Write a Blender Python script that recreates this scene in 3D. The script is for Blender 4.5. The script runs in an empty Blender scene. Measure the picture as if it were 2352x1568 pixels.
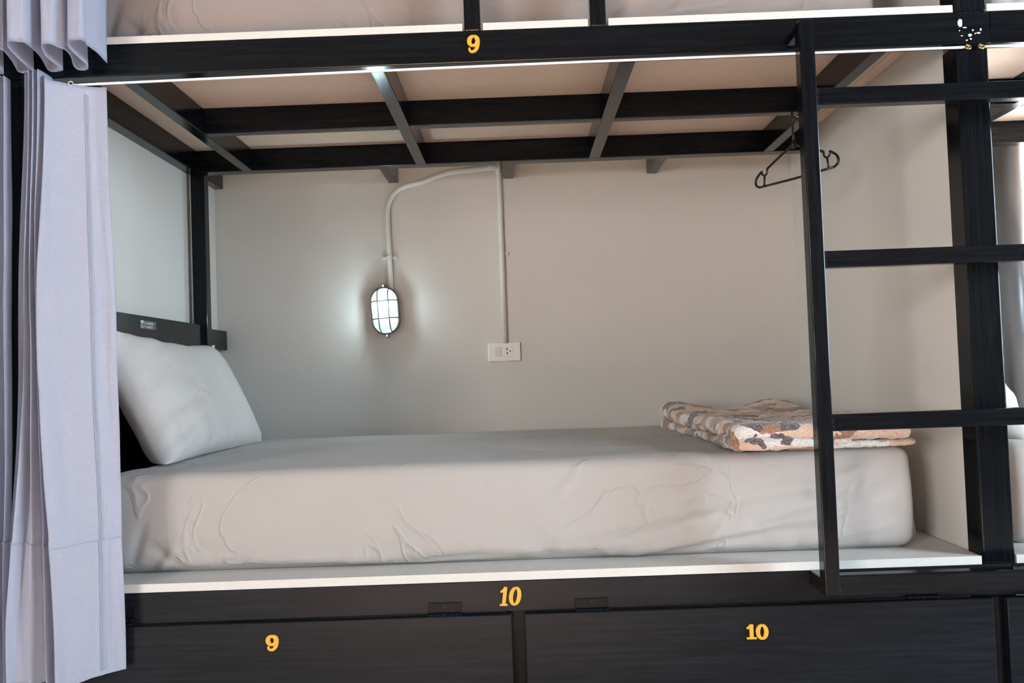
import bpy, bmesh, math, random
from mathutils import Vector, Matrix, noise

scene = bpy.context.scene
COL = scene.collection
random.seed(7)

# ------------------------------------------------------------------ camera
cam_data = bpy.data.cameras.new('camera')
cam_data.sensor_width = 36.0
cam_data.lens = 32.14
cam_data.clip_start = 0.05
cam = bpy.data.objects.new('camera', cam_data)
COL.objects.link(cam)
cam.matrix_world = Matrix((
    (0.9993385, 0.0357165, 0.0068483, 0.0),
    (0.0080901, -0.0347398, -0.9993637, -2.1),
    (-0.0354559, 0.9987580, -0.0350058, 1.0),
    (0, 0, 0, 1)))
scene.camera = cam

# ------------------------------------------------------------------ light
world = bpy.data.worlds.new('world')
scene.world = world
world.use_nodes = True
bg = world.node_tree.nodes['Background']
bg.inputs['Color'].default_value = (1.0, 0.945, 0.90, 1)
bg.inputs['Strength'].default_value = 0.62


def area(name, loc, target, sx, sy, power, color):
    d = bpy.data.lights.new(name, 'AREA')
    d.shape = 'RECTANGLE'
    d.size, d.size_y = sx, sy
    d.energy = power
    d.color = color
    o = bpy.data.objects.new(name, d)
    COL.objects.link(o)
    o.location = loc
    o.rotation_euler = (Vector(target) - Vector(loc)).to_track_quat('-Z', 'Y').to_euler()
    return o


area('window_light_opposite', (-3.4, -5.6, 1.65), (0.1, -0.2, 0.9), 1.6, 1.5, 126, (1.0, 0.995, 0.99))
sunpatch = area('window_light_on_floor', (-0.6, -5.95, 2.2), (-0.2, -3.9, 0.0), 1.8, 1.0, 275, (1.0, 0.80, 0.62))
sunpatch.data.spread = 0.8
area('window_light_side', (4.3, -2.2, 1.7), (0.2, 0.2, 1.0), 1.4, 1.6, 200, (0.66, 0.84, 1.0))
area('window_light_neighbour', (2.75, 1.62, 1.35), (2.0, 0.2, 1.2), 1.0, 0.9, 560, (0.96, 0.97, 1.0))

vs = scene.view_settings
scene.display_settings.display_device = 'sRGB'
vs.view_transform = 'Standard'
vs.look = 'None'
vs.gamma = 1.0
vs.use_curve_mapping = False
vs.exposure = 0.60


# ------------------------------------------------------------------ helpers
WPOS = {}


def link(o, parent=None, wpos=(0, 0, 0)):
    COL.objects.link(o)
    p = Vector(wpos)
    WPOS[o] = p
    if parent is not None:
        o.parent = parent
        o.location = p - WPOS[parent]
    else:
        o.location = p
    return o


def obj(name, bm, mats, parent=None, smooth=False, origin=None):
    """link a bmesh given in world coordinates as one mesh object with its origin at its centre"""
    if not isinstance(mats, (list, tuple)):
        mats = [mats]
    if origin is None:
        lo = Vector((min(v.co[i] for v in bm.verts) for i in range(3)))
        hi = Vector((max(v.co[i] for v in bm.verts) for i in range(3)))
        origin = (lo + hi) / 2
    origin = Vector(origin)
    for v in bm.verts:
        v.co -= origin
    me = bpy.data.meshes.new(name)
    bm.normal_update()
    bm.to_mesh(me)
    bm.free()
    for m in mats:
        me.materials.append(m)
    if smooth:
        for p in me.polygons:
            p.use_smooth = True
    return link(bpy.data.objects.new(name, me), parent, origin)


def empty(name, loc, parent=None):
    o = bpy.data.objects.new(name, None)
    o.empty_display_size = 0.05
    return link(o, parent, loc)


def tag(o, label, cat, group=None, kind=None):
    o['label'] = label
    o['category'] = cat
    if group:
        o['group'] = group
    if kind:
        o['kind'] = kind
    return o


def struct(o, label=None):
    o['kind'] = 'structure'
    if label:
        o['label'] = label
    return o


def add_box(bm, x0, x1, y0, y1, z0, z1, bev=0.0, seg=2, mi=0):
    res = bmesh.ops.create_cube(bm, size=1.0)
    vs_ = res['verts']
    for v in vs_:
        v.co = Vector((x0 + (v.co.x + .5) * (x1 - x0), y0 + (v.co.y + .5) * (y1 - y0), z0 + (v.co.z + .5) * (z1 - z0)))
    faces = list({f for v in vs_ for f in v.link_faces})
    for f in faces:
        f.material_index = mi
    if bev > 0:
        edges = list({e for v in vs_ for e in v.link_edges})
        r = bmesh.ops.bevel(bm, geom=edges, offset=bev, segments=seg, affect='EDGES', profile=0.5)
        for f in r['faces']:
            f.material_index = mi
    return vs_


def box(name, x0, x1, y0, y1, z0, z1, mat, parent=None, bev=0.002, seg=2):
    bm = bmesh.new()
    add_box(bm, x0, x1, y0, y1, z0, z1, bev, seg)
    return obj(name, bm, mat, parent)


def catmull(pts, n):
    """smooth curve through pts, n points per span"""
    P = [Vector(p) for p in pts]
    out = []
    for i in range(len(P) - 1):
        p0 = P[i - 1] if i > 0 else P[i] * 2 - P[i + 1]
        p1, p2 = P[i], P[i + 1]
        p3 = P[i + 2] if i + 2 < len(P) else P[i + 1] * 2 - P[i]
        for k in range(n):
            t = k / n
            out.append(0.5 * ((2 * p1) + (p2 - p0) * t + (2 * p0 - 5 * p1 + 4 * p2 - p3) * t * t + (3 * p1 - p0 - 3 * p2 + p3) * t ** 3))
    out.append(P[-1])
    return out


def add_tube(bm, pts, r, seg=12, cap=True, mi=0, closed=False):
    P = [Vector(p) for p in pts]
    n = len(P)
    rings = []
    up = None
    for i in range(n):
        if closed:
            t = (P[(i + 1) % n] - P[i - 1]).normalized()
        else:
            t = (P[min(i + 1, n - 1)] - P[max(i - 1, 0)]).normalized()
        if up is None:
            up = t.orthogonal().normalized()
        up = (up - t * up.dot(t)).normalized()
        b = t.cross(up)
        rad = r(i / max(1, n - 1)) if callable(r) else r
        rings.append([bm.verts.new(P[i] + (up * math.cos(2 * math.pi * k / seg) + b * math.sin(2 * math.pi * k / seg)) * rad) for k in range(seg)])
    m = n if closed else n - 1
    for i in range(m):
        a, c = rings[i], rings[(i + 1) % n]
        for k in range(seg):
            f = bm.faces.new((a[k], a[(k + 1) % seg], c[(k + 1) % seg], c[k]))
            f.material_index = mi
            f.smooth = True
    if cap and not closed:
        bm.faces.new(rings[0][::-1]).material_index = mi
        bm.faces.new(rings[-1]).material_index = mi


def add_cyl(bm, c, axis, r, h, seg=20, mi=0, bev=0.0):
    a = Vector(axis).normalized()
    c = Vector(c)
    if bev > 0:
        rr = [(0, r - bev), (bev, r), (h - bev, r), (h, r - bev)]
    else:
        rr = [(0, r), (h, r)]
    u = a.orthogonal().normalized()
    w = a.cross(u)
    rings = [[bm.verts.new(c + a * d + (u * math.cos(2 * math.pi * k / seg) + w * math.sin(2 * math.pi * k / seg)) * q) for k in range(seg)] for d, q in rr]
    for i in range(len(rings) - 1):
        for k in range(seg):
            f = bm.faces.new((rings[i][k], rings[i][(k + 1) % seg], rings[i + 1][(k + 1) % seg], rings[i + 1][k]))
            f.material_index = mi
            f.smooth = True
    bm.faces.new(rings[0][::-1]).material_index = mi
    bm.faces.new(rings[-1]).material_index = mi


# ------------------------------------------------------------------ materials
def mat_base(name, color, rough=0.5, metal=0.0, spec=0.5):
    m = bpy.data.materials.new(name)
    m.use_nodes = True
    nt = m.node_tree
    b = nt.nodes['Principled BSDF']
    b.inputs['Base Color'].default_value = (*color, 1)
    b.inputs['Roughness'].default_value = rough
    b.inputs['Metallic'].default_value = metal
    b.inputs['Specular IOR Level'].default_value = spec
    return m, nt, b


def coords(nt, scale=(1, 1, 1), kind='Object'):
    tc = nt.nodes.new('ShaderNodeTexCoord')
    mp = nt.nodes.new('ShaderNodeMapping')
    mp.inputs['Scale'].default_value = scale
    nt.links.new(tc.outputs[kind], mp.inputs['Vector'])
    return mp.outputs['Vector']


def tex_noise(nt, vec, scale, detail=4, rough=0.55, dist=0.0):
    n = nt.nodes.new('ShaderNodeTexNoise')
    n.inputs['Scale'].default_value = scale
    n.inputs['Detail'].default_value = detail
    n.inputs['Roughness'].default_value = rough
    n.inputs['Distortion'].default_value = dist
    nt.links.new(vec, n.inputs['Vector'])
    return n.outputs['Fac']


def ramp(nt, fac, stops, interp='LINEAR'):
    r = nt.nodes.new('ShaderNodeValToRGB')
    r.color_ramp.interpolation = interp
    els = r.color_ramp.elements
    while len(els) < len(stops):
        els.new(0.5)
    for e, (p, c) in zip(els, stops):
        e.position = p
        e.color = (*c, 1) if len(c) == 3 else c
    nt.links.new(fac, r.inputs['Fac'])
    return r.outputs['Color']


def bump(nt, b, height, strength, dist=0.01):
    n = nt.nodes.new('ShaderNodeBump')
    n.inputs['Strength'].default_value = strength
    n.inputs['Distance'].default_value = dist
    nt.links.new(height, n.inputs['Height'])
    nt.links.new(n.outputs['Normal'], b.inputs['Normal'])
    return n


def mixrgb(nt, fac, a, b, mode='MIX'):
    m = nt.nodes.new('ShaderNodeMix')
    m.data_type = 'RGBA'
    m.blend_type = mode
    for sock, v in ((m.inputs[0], fac), (m.inputs[6], a), (m.inputs[7], b)):
        if isinstance(v, (int, float)):
            sock.default_value = v
        elif isinstance(v, tuple):
            sock.default_value = (*v, 1)
        else:
            nt.links.new(v, sock)
    return m.outputs[2]


def black_paint(name, axis, base=(0.0018, 0.0024, 0.0034), hi=(0.0042, 0.0056, 0.0075), rough=(0.07, 0.20), bumps=0.06, spec=0.17):
    """brushed on black enamel, streaks along one axis"""
    m, nt, b = mat_base(name, base, 0.3, spec=spec)
    sc = {'x': (1.5, 40, 40), 'y': (40, 1.5, 40), 'z': (40, 40, 1.5)}[axis]
    v = coords(nt, sc)
    st = tex_noise(nt, v, 3.0, 5, 0.6)
    v2 = coords(nt, tuple(1.0 + (s - 1.0) * 0.12 for s in sc))
    big = tex_noise(nt, v2, 2.2, 4, 0.6)
    c = mixrgb(nt, big, base, hi)
    c2 = mixrgb(nt, ramp(nt, st, [(0.45, (0, 0, 0)), (0.75, (1, 1, 1))]), c, tuple(min(1, h * 1.35) for h in hi))
    nt.links.new(c2, b.inputs['Base Color'])
    mr = nt.nodes.new('ShaderNodeMapRange')
    mr.inputs['To Min'].default_value, mr.inputs['To Max'].default_value = rough
    nt.links.new(st, mr.inputs['Value'])
    nt.links.new(mr.outputs['Result'], b.inputs['Roughness'])
    bump(nt, b, st, bumps, 0.004)
    return m


def fabric(name, color, weave=900, wv=0.06, var=0.05, sheen=0.15, axis_scale=(1, 1, 1), bstr=0.15, creases=0.0):
    m, nt, b = mat_base(name, color, 0.85, spec=0.2)
    v = coords(nt, axis_scale)
    fine = tex_noise(nt, v, weave, 2, 0.5)
    big = tex_noise(nt, v, 5, 3, 0.5)
    c = mixrgb(nt, big, tuple(x * (1 - var) for x in color), tuple(min(1, x * (1 + var)) for x in color))
    c = mixrgb(nt, ramp(nt, fine, [(0.35, (0, 0, 0)), (0.65, (1, 1, 1))]), c, tuple(min(1, x * (1 + wv * 2)) for x in color))
    nt.links.new(c, b.inputs['Base Color'])
    b.inputs['Sheen Weight'].default_value = sheen
    n1 = bump(nt, b, fine, bstr, 0.001)
    if creases:
        # fine creases: thin ridges along the zero line of a warped noise, fading in and out
        w = tex_noise(nt, coords(nt, (1.0, 1.6, 1.0)), 3.2, 3, 0.5, 1.4)
        r1 = ramp(nt, w, [(0.470, (0, 0, 0)), (0.500, (1, 1, 1)), (0.530, (0, 0, 0))])
        mask = ramp(nt, tex_noise(nt, coords(nt), 4.5, 2), [(0.46, (0, 0, 0)), (0.62, (1, 1, 1))])
        soft = tex_noise(nt, coords(nt, (1.0, 1.0, 1.7)), 9, 3, 0.5, 0.8)
        hgt = mixrgb(nt, 0.35, mixrgb(nt, 1.0, r1, mask, 'MULTIPLY'), soft)
        n2 = nt.nodes.new('ShaderNodeBump')
        n2.inputs['Strength'].default_value = creases
        n2.inputs['Distance'].default_value = 0.012
        nt.links.new(hgt, n2.inputs['Height'])
        nt.links.new(n1.outputs['Normal'], n2.inputs['Normal'])
        nt.links.new(n2.outputs['Normal'], b.inputs['Normal'])
    return m


M_BX = black_paint('black_enamel_along_x', 'x')
M_BY = black_paint('black_enamel_along_y', 'y')
M_BZ = black_paint('black_enamel_along_z', 'z')
M_LOCK = black_paint('black_satin_board', 'x', (0.0022, 0.0029, 0.0042), (0.0085, 0.0108, 0.0150), (0.26, 0.42), 0.08, 0.13)


def wall_paint(name, color):
    m, nt, b = mat_base(name, color, 0.55, spec=0.35)
    v = coords(nt)
    fine = tex_noise(nt, v, 160, 4, 0.6)
    big = tex_noise(nt, v, 1.6, 3, 0.5)
    c = mixrgb(nt, big, tuple(x * 0.97 for x in color), tuple(x * 1.03 for x in color))
    nt.links.new(c, b.inputs['Base Color'])
    bump(nt, b, fine, 0.10, 0.002)
    return m


M_WALL = wall_paint('warm_grey_wall_paint', (0.59, 0.57, 0.53))
M_WALL_LIT = wall_paint('wall_paint_lit_tone', (0.76, 0.74, 0.70))  # wall paint lightened in colour, standing in for light on the right partition


def white_board_mat():
    m, nt, b = mat_base('white_painted_board', (0.82, 0.80, 0.76), 0.6, spec=0.3)
    v = coords(nt)
    n = tex_noise(nt, v, 60, 5, 0.65)
    c = mixrgb(nt, n, (0.61, 0.585, 0.54), (0.69, 0.665, 0.625))
    nt.links.new(c, b.inputs['Base Color'])
    bump(nt, b, n, 0.25, 0.002)
    return m


M_WHITE = white_board_mat()


def raw_board_mat():
    m, nt, b = mat_base('raw_tan_board', (0.42, 0.33, 0.27), 0.75, spec=0.25)
    v = coords(nt, (1, 3, 1))
    n = tex_noise(nt, v, 14, 5, 0.6)
    c = mixrgb(nt, n, (0.62, 0.49, 0.40), (0.71, 0.58, 0.48))
    nt.links.new(c, b.inputs['Base Color'])
    bump(nt, b, tex_noise(nt, v, 150, 3), 0.15, 0.002)
    return m


M_RAW = raw_board_mat()
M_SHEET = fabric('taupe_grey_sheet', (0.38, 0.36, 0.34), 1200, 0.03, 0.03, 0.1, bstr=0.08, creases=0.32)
M_SHEET_UP = fabric('taupe_sheet_shade_tinted', (0.275, 0.232, 0.212), 1200, 0.03, 0.03, 0.1, bstr=0.08, creases=0.32)  # sheet colour darkened and warmed to carry the upper bunk's shade and floor bounce
M_PILLOW = fabric('pale_grey_pillowcase', (0.55, 0.515, 0.485), 1200, 0.03, 0.03, 0.1, bstr=0.08, creases=0.28)
M_CURT = fabric('lavender_grey_curtain_cloth', (0.575, 0.605, 0.72), 260, 0.05, 0.03, 0.2, (0.35, 1, 3.0), 0.12)
M_YELLOW, _, _ = mat_base('yellow_painted_wood', (0.72, 0.36, 0.03), 0.45)
M_PLASTIC, _, _ = mat_base('white_gloss_plastic', (0.78, 0.74, 0.71), 0.25)
M_KEY, _, _ = mat_base('cream_switch_key', (0.66, 0.61, 0.56), 0.35)
M_DARK, _, _ = mat_base('dark_socket_hole', (0.02, 0.012, 0.01), 0.8)
M_PIPE, _, _ = mat_base('painted_grey_pipe', (0.65, 0.655, 0.615), 0.4)
M_WIRE, _, _ = mat_base('white_coated_wire', (0.88, 0.86, 0.88), 0.35)
M_BRASS, _, _ = mat_base('brass', (0.62, 0.42, 0.20), 0.3, 1.0)
M_STEEL, _, _ = mat_base('steel', (0.72, 0.71, 0.69), 0.28, 1.0)
M_LAMPMETAL, _, _ = mat_base('grey_cast_metal', (0.16, 0.16, 0.155), 0.42, 0.6)
M_GUARD, _, _ = mat_base('dark_guard_bar', (0.05, 0.055, 0.05), 0.4, 0.3)
M_HANGER, _, _ = mat_base('black_plastic', (0.012, 0.010, 0.010), 0.25)
M_HINGE, _, _ = mat_base('black_painted_hinge', (0.004, 0.005, 0.006), 0.4, spec=0.12)
M_CHIP, _, _ = mat_base('bare_paint_chip', (0.72, 0.70, 0.74), 0.7)
M_GREYTRIM, _, _ = mat_base('grey_column_paint', (0.07, 0.072, 0.075), 0.35)
M_FLOOR, nt_, b_ = mat_base('brown_floor_boards', (0.30, 0.22, 0.17), 0.5)
nt_.links.new(mixrgb(nt_, tex_noise(nt_, coords(nt_, (1, 12, 1)), 3, 5), (0.52, 0.40, 0.33), (0.66, 0.53, 0.45)), b_.inputs['Base Color'])
M_CEIL, _, _ = mat_base('ceiling_paint', (0.15, 0.148, 0.145), 0.8)

# lamp glass: ribbed diffuser round the lit tube
M_GLOW = bpy.data.materials.new('glowing_ribbed_glass')
M_GLOW.use_nodes = True
nt_ = M_GLOW.node_tree
b_ = nt_.nodes['Principled BSDF']
b_.inputs['Base Color'].default_value = (0.62, 0.68, 0.68, 1)
b_.inputs['Roughness'].default_value = 0.15
v_ = coords(nt_, (0.55, 0.2, 0.75))
ln_ = nt_.nodes.new('ShaderNodeVectorMath')
ln_.operation = 'DISTANCE'
ln_.inputs[1].default_value = (-0.003, 0.0, 0.022)
nt_.links.new(v_, ln_.inputs[0])
mr_ = nt_.nodes.new('ShaderNodeMapRange')
mr_.interpolation_type = 'SMOOTHSTEP'
mr_.inputs['From Min'].default_value = 0.022
mr_.inputs['From Max'].default_value = 0.068
mr_.inputs['To Min'].default_value = 1.0
mr_.inputs['To Max'].default_value = 0.36
nt_.links.new(ln_.outputs['Value'], mr_.inputs['Value'])
b_.inputs['Emission Color'].default_value = (0.80, 0.94, 0.97, 1)
nt_.links.new(mr_.outputs['Result'], b_.inputs['Emission Strength'])
tr_ = nt_.nodes.new('ShaderNodeBsdfTransparent')
mx_ = nt_.nodes.new('ShaderNodeMixShader')
mx_.inputs[0].default_value = 0.45
nt_.links.new(b_.outputs[0], mx_.inputs[1])
nt_.links.new(tr_.outputs[0], mx_.inputs[2])
nt_.links.new(mx_.outputs[0], nt_.nodes['Material Output'].inputs['Surface'])
M_TUBE = bpy.data.materials.new('lit_tube')
M_TUBE.use_nodes = True
b_ = M_TUBE.node_tree.nodes['Principled BSDF']
b_.inputs['Emission Color'].default_value = (0.62, 0.87, 1.0, 1)
b_.inputs['Emission Strength'].default_value = 2.4

M_SKY = bpy.data.materials.new('bright_overcast_daylight')
M_SKY.use_nodes = True
b_ = M_SKY.node_tree.nodes['Principled BSDF']
b_.inputs['Emission Color'].default_value = (1.0, 0.99, 0.98, 1)
b_.inputs['Emission Strength'].default_value = 1.5
M_GLASS, _, b_ = mat_base('window_glass', (1, 1, 1), 0.02)
b_.inputs['Transmission Weight'].default_value = 1.0
b_.inputs['IOR'].default_value = 1.0


def blanket_mat():
    m, nt, b = mat_base('patterned_fleece', (0.8, 0.5, 0.4), 0.95, spec=0.1)
    v0 = coords(nt, (1, 1, 1))
    # lobed patches: cells with a wobbly outline
    nz = nt.nodes.new('ShaderNodeTexNoise')
    nz.inputs['Scale'].default_value = 26
    nz.inputs['Detail'].default_value = 2
    nt.links.new(v0, nz.inputs['Vector'])
    ad = nt.nodes.new('ShaderNodeVectorMath')
    ad.operation = 'MULTIPLY_ADD'
    ad.inputs[1].default_value = (0.045, 0.045, 0.02)
    nt.links.new(nz.outputs['Color'], ad.inputs[0])
    nt.links.new(v0, ad.inputs[2])
    mp = nt.nodes.new('ShaderNodeMapping')
    mp.inputs['Scale'].default_value = (17, 25, 32)
    nt.links.new(ad.outputs[0], mp.inputs['Vector'])
    vo = nt.nodes.new('ShaderNodeTexVoronoi')
    vo.inputs['Scale'].default_value = 1.0
    nt.links.new(mp.outputs[0], vo.inputs['Vector'])
    sep = nt.nodes.new('ShaderNodeSeparateColor')
    nt.links.new(vo.outputs['Color'], sep.inputs[0])
    col = ramp(nt, sep.outputs[0], [(0.0, (0.74, 0.51, 0.385)), (0.27, (0.80, 0.76, 0.71)), (0.46, (0.33, 0.16, 0.09)),
                                    (0.63, (0.78, 0.58, 0.46)), (0.77, (0.095, 0.070, 0.080)), (0.92, (0.50, 0.31, 0.20))], 'CONSTANT')
    ve = nt.nodes.new('ShaderNodeTexVoronoi')
    ve.feature = 'DISTANCE_TO_EDGE'
    nt.links.new(mp.outputs[0], ve.inputs['Vector'])
    edge = ramp(nt, ve.outputs['Distance'], [(0.0, (1, 1, 1)), (0.05, (0, 0, 0))])
    col = mixrgb(nt, mixrgb(nt, 0.75, (0, 0, 0), edge), col, (0.26, 0.15, 0.105))
    fz = tex_noise(nt, v0, 260, 3, 0.7)
    frost = ramp(nt, fz, [(0.52, (0, 0, 0)), (0.72, (0.55, 0.55, 0.55))])
    col = mixrgb(nt, frost, col, (0.82, 0.76, 0.73))
    nt.links.new(col, b.inputs['Base Color'])
    b.inputs['Sheen Weight'].default_value = 0.4
    bump(nt, b, fz, 0.7, 0.004)
    return m


M_FLEECE = blanket_mat()

# ------------------------------------------------------------------ the room
struct(box('floor', -4.5, 6.0, -7.0, 1.5, -0.05, 0.0, M_FLOOR, bev=0))
struct(box('ceiling', -4.5, 6.0, -7.0, 1.5, 3.05, 3.10, M_CEIL, bev=0))
struct(box('wall_front', -4.5, 6.0, -6.25, -6.15, 0.0, 3.05, M_WALL, bev=0), 'wall on the far side of the room, behind the viewer')
struct(box('wall_far_left', -4.5, -4.4, -6.15, 1.45, 0.0, 3.05, M_WALL, bev=0), 'end wall of the room past the curtains')
struct(box('wall_far_right', 5.9, 6.0, -6.15, 1.45, 0.0, 3.05, M_WALL, bev=0), 'end wall of the room past the neighbouring bunk')

# back wall with the window opening of the neighbouring bunk
bm = bmesh.new()
WX0, WX1, WZ0, WZ1 = 1.885, 3.1, 0.80, 2.35
for a in ((-1.16, WX0, 0.0, 3.05), (WX1, 6.0, 0.0, 3.05), (WX0, WX1, 0.0, WZ0), (WX0, WX1, WZ1, 3.05)):
    add_box(bm, a[0], a[1], 1.30, 1.45, a[2], a[3])
struct(obj('wall_back', bm, M_WALL), 'warm grey painted wall behind the bunks')
struct(box('wall_left', -1.16, -1.12, 0.075, 1.30, 0.0, 3.05, M_WALL, bev=0), 'grey partition wall at the pillow end of the bunk')
struct(box('wall_right', 1.041, 1.072, 0.072, 1.30, 0.0, 3.05, M_WALL_LIT, bev=0), 'grey partition wall at the blanket end of the bunk')

win = empty('window_1', (2.5, 1.40, WZ0))
struct(win, 'bright daylit window behind the neighbouring bunk')
bm = bmesh.new()
for a in ((WX0, WX0 + .035, WZ0, WZ1), (WX1 - .035, WX1, WZ0, WZ1), (WX0 + .035, WX1 - .035, WZ0, WZ0 + .035), (WX0 + .035, WX1 - .035, WZ1 - .035, WZ1)):
    add_box(bm, a[0], a[1], 1.37, 1.41, a[2], a[3], 0.002)
obj('window_frame', bm, M_PLASTIC, win)
box('pane', WX0 + .035, WX1 - .035, 1.388, 1.392, WZ0 + .035, WZ1 - .035, M_GLASS, win, bev=0)
box('daylight_sky', WX0 - .5, WX1 + .8, 1.95, 1.96, WZ0 - .5, WZ1 + .6, M_SKY, win, bev=0)['kind'] = 'structure'
bm = bmesh.new()
add_cyl(bm, (1.815, 1.25, 0.56), (0, 0, 1), 0.048, 1.23, 32)
struct(obj('trim_1', bm, M_GREYTRIM), 'dark grey round column beside the bright window')


# ------------------------------------------------------------------ numerals
def add_strip(bm, pts, widths, y0, y1, mi=0):
    """flat stroke of varying width in the x-z plane, given depth from y0 (front) to y1"""
    n = len(pts)
    L = []
    for i in range(n):
        a, c = pts[max(i - 1, 0)], pts[min(i + 1, n - 1)]
        t = Vector((c[0] - a[0], c[1] - a[1])).normalized()
        nn = Vector((-t.y, t.x)) * widths[i] / 2
        p = Vector(pts[i])
        row = []
        for y in (y0, y1):
            row.append(bm.verts.new((p.x + nn.x, y, p.y + nn.y)))
            row.append(bm.verts.new((p.x - nn.x, y, p.y - nn.y)))
        L.append(row)
    for i in range(n - 1):
        a, c = L[i], L[i + 1]
        for q in ((0, 1), (1, 3), (3, 2), (2, 0)):
            bm.faces.new((a[q[0]], c[q[0]], c[q[1]], a[q[1]])).material_index = mi
    for r_ in (L[0], L[-1]):
        bm.faces.new((r_[0], r_[1], r_[3], r_[2])).material_index = mi
    bmesh.ops.recalc_face_normals(bm, faces=bm.faces[:])


def add_glyph(bm, ch, x, z, w, h, y0, y1, slab=False, slant=0.0):
    def T(u, v):
        return (x + u * w + slant * v * h, z + v * h)
    S = w
    if ch == '9':
        N = 28
        pts, wd = [], []
        for i in range(N + 1):
            a = math.pi / 2 + 2 * math.pi * i / N
            pts.append(T(0.5 + 0.335 * math.cos(a), 0.665 + 0.255 * math.sin(a)))
            wd.append(S * (0.20 + 0.15 * abs(math.cos(a))))
        add_strip(bm, pts, wd, y0, y1)
        c = [Vector(q + (0,)) for q in (T(0.84, 0.67), T(0.84, 0.45), T(0.76, 0.24), T(0.58, 0.11), T(0.38, 0.085), T(0.22, 0.15))]
        cc = catmull(c, 5)
        add_strip(bm, [(p.x, p.y) for p in cc], [S * (0.35 - 0.17 * min(1, i / (len(cc) * .8))) for i in range(len(cc))], y0 + .0001, y1)
        bc = T(0.20, 0.215)
        ball = [(bc[0] + S * .085 * math.cos(a), bc[1]) for a in (math.pi, math.pi * .75, math.pi * .5, math.pi * .25, 0)]
        add_strip(bm, ball, [S * .04, S * .24, S * .30, S * .24, S * .04], y0 + .0002, y1)
    elif ch == '1':
        add_strip(bm, [T(0.55, 0.02), T(0.55, 0.99)], [S * .34, S * .34], y0, y1)
        add_strip(bm, [T(0.12, 0.73), T(0.34, 0.80), T(0.58, 0.96)], [S * .16, S * .24, S * .24], y0 + .0001, y1)
        if slab:
            add_strip(bm, [T(0.10, 0.065), T(1.0, 0.065)], [h * .13, h * .13], y0 + .0002, y1)
        else:
            add_strip(bm, [T(0.18, 0.06), T(0.92, 0.06)], [h * .10, h * .10], y0 + .0002, y1)
    elif ch == '0':
        N = 32
        pts, wd = [], []
        for i in range(N + 1):
            a = math.pi / 2 + 2 * math.pi * i / N
            pts.append(T(0.5 + 0.34 * math.cos(a), 0.5 + 0.43 * math.sin(a)))
            wd.append(S * (0.17 + 0.17 * abs(math.cos(a))))
        add_strip(bm, pts, wd, y0, y1)


# ------------------------------------------------------------------ bunk bed
bunk = empty('bunk_bed', (0.0, 0.5, 0.0))
tag(bunk, 'black steel bunk bed with gold numbers 9 and 10 and a ladder', 'bunk bed')

ZB, ZT = 1.725, 1.800          # bottom and top of the upper frame tubes

front = box('front_beam', -1.80, 1.118, 0.0, 0.04, ZB, ZT, M_BX, bunk, 0.0025)
bm = bmesh.new()
add_glyph(bm, '9', -0.0955, 1.7455, 0.029, 0.043, -0.005, 0.0, slant=0.06)
obj('numeral', bm, M_YELLOW, front)['label'] = 'gold wooden number 9 on the black beam'

header = box('storage_header', -1.80, 1.10, 0.0, 0.04, 0.459, 0.530, M_LOCK, bunk, 0.002)
bm = bmesh.new()
add_glyph(bm, '1', -0.0680, 0.4735, 0.024, 0.043, -0.005, 0.0, slant=0.14)
add_glyph(bm, '0', -0.0445, 0.4735, 0.0275, 0.043, -0.005, 0.0, slant=0.14)
obj('numeral', bm, M_YELLOW, header)['label'] = 'slanted gold number 10 on the board under the mattress'

# posts
box('post', 1.037, 1.110, 0.0, 0.070, 0.530, ZB, M_BZ, bunk, 0.004, 3)
box('post', 1.037, 1.110, 0.0, 0.070, ZT, 3.05, M_BZ, bunk, 0.004, 3)
box('post', -1.190, -1.117, 0.0, 0.070, 0.530, ZB, M_BZ, bunk, 0.004, 3)
box('post', -1.190, -1.117, 0.0, 0.070, ZT, 3.05, M_BZ, bunk, 0.004, 3)
box('post', -1.103, -1.056, 1.000, 1.046, 0.549, ZB, M_BZ, bunk, 0.003)
bm = bmesh.new()
add_box(bm, 1.037, 1.11, 0.0, 0.07, 0.0, 0.459, 0.003)
obj('post', bm, M_BZ, bunk)
box('post', -0.050, 0.005, 0.045, 0.09, 0.0, 0.459, M_LOCK, bunk, 0.003)

# upper frame under the sleeping board
side = box('side_beam', -1.116, -1.080, 0.04, 1.0, ZB, ZT, M_BY, bunk, 0.002)
CR = ((-0.924, -0.889), (-0.328, -0.293), (0.263, 0.301), (0.858, 0.893))
for a, c in CR:
    box('cross_beam', a, c, 0.04, 1.0, ZB, ZT, M_BY, bunk, 0.002)
spans = [(-1.080, CR[0][0])] + [(CR[i][1], CR[i + 1][0]) for i in range(3)] + [(CR[3][1], 1.041)]
for a, c in spans[1:4]:
    box('middle_beam', a, c, 0.520, 0.556, ZB, ZT, M_BX, bunk, 0.002)
box('rear_beam', -1.116, 1.041, 1.0, 1.052, ZB, ZT, M_BX, bunk, 0.002)
for a, c in ((-1.119, -1.086), (-0.464, -0.428), (-0.034, 0.004), (0.502, 0.541)):
    box('wall_bracket', a, c, 1.052, 1.30, 1.728, ZT, M_BY, bunk, 0.003)
box('wall_bracket', -1.119, -1.085, 1.046, 1.30, 1.123, 1.196, M_BY, bunk, 0.003)

rail = box('headboard_rail', -1.110, -1.070, 0.072, 1.0, 1.127, 1.203, M_BY, bunk, 0.002)
box('headboard_panel', -1.118, -1.100, 0.072, 1.0, 0.549, 1.00, M_BY, bunk, 0.001)

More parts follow.
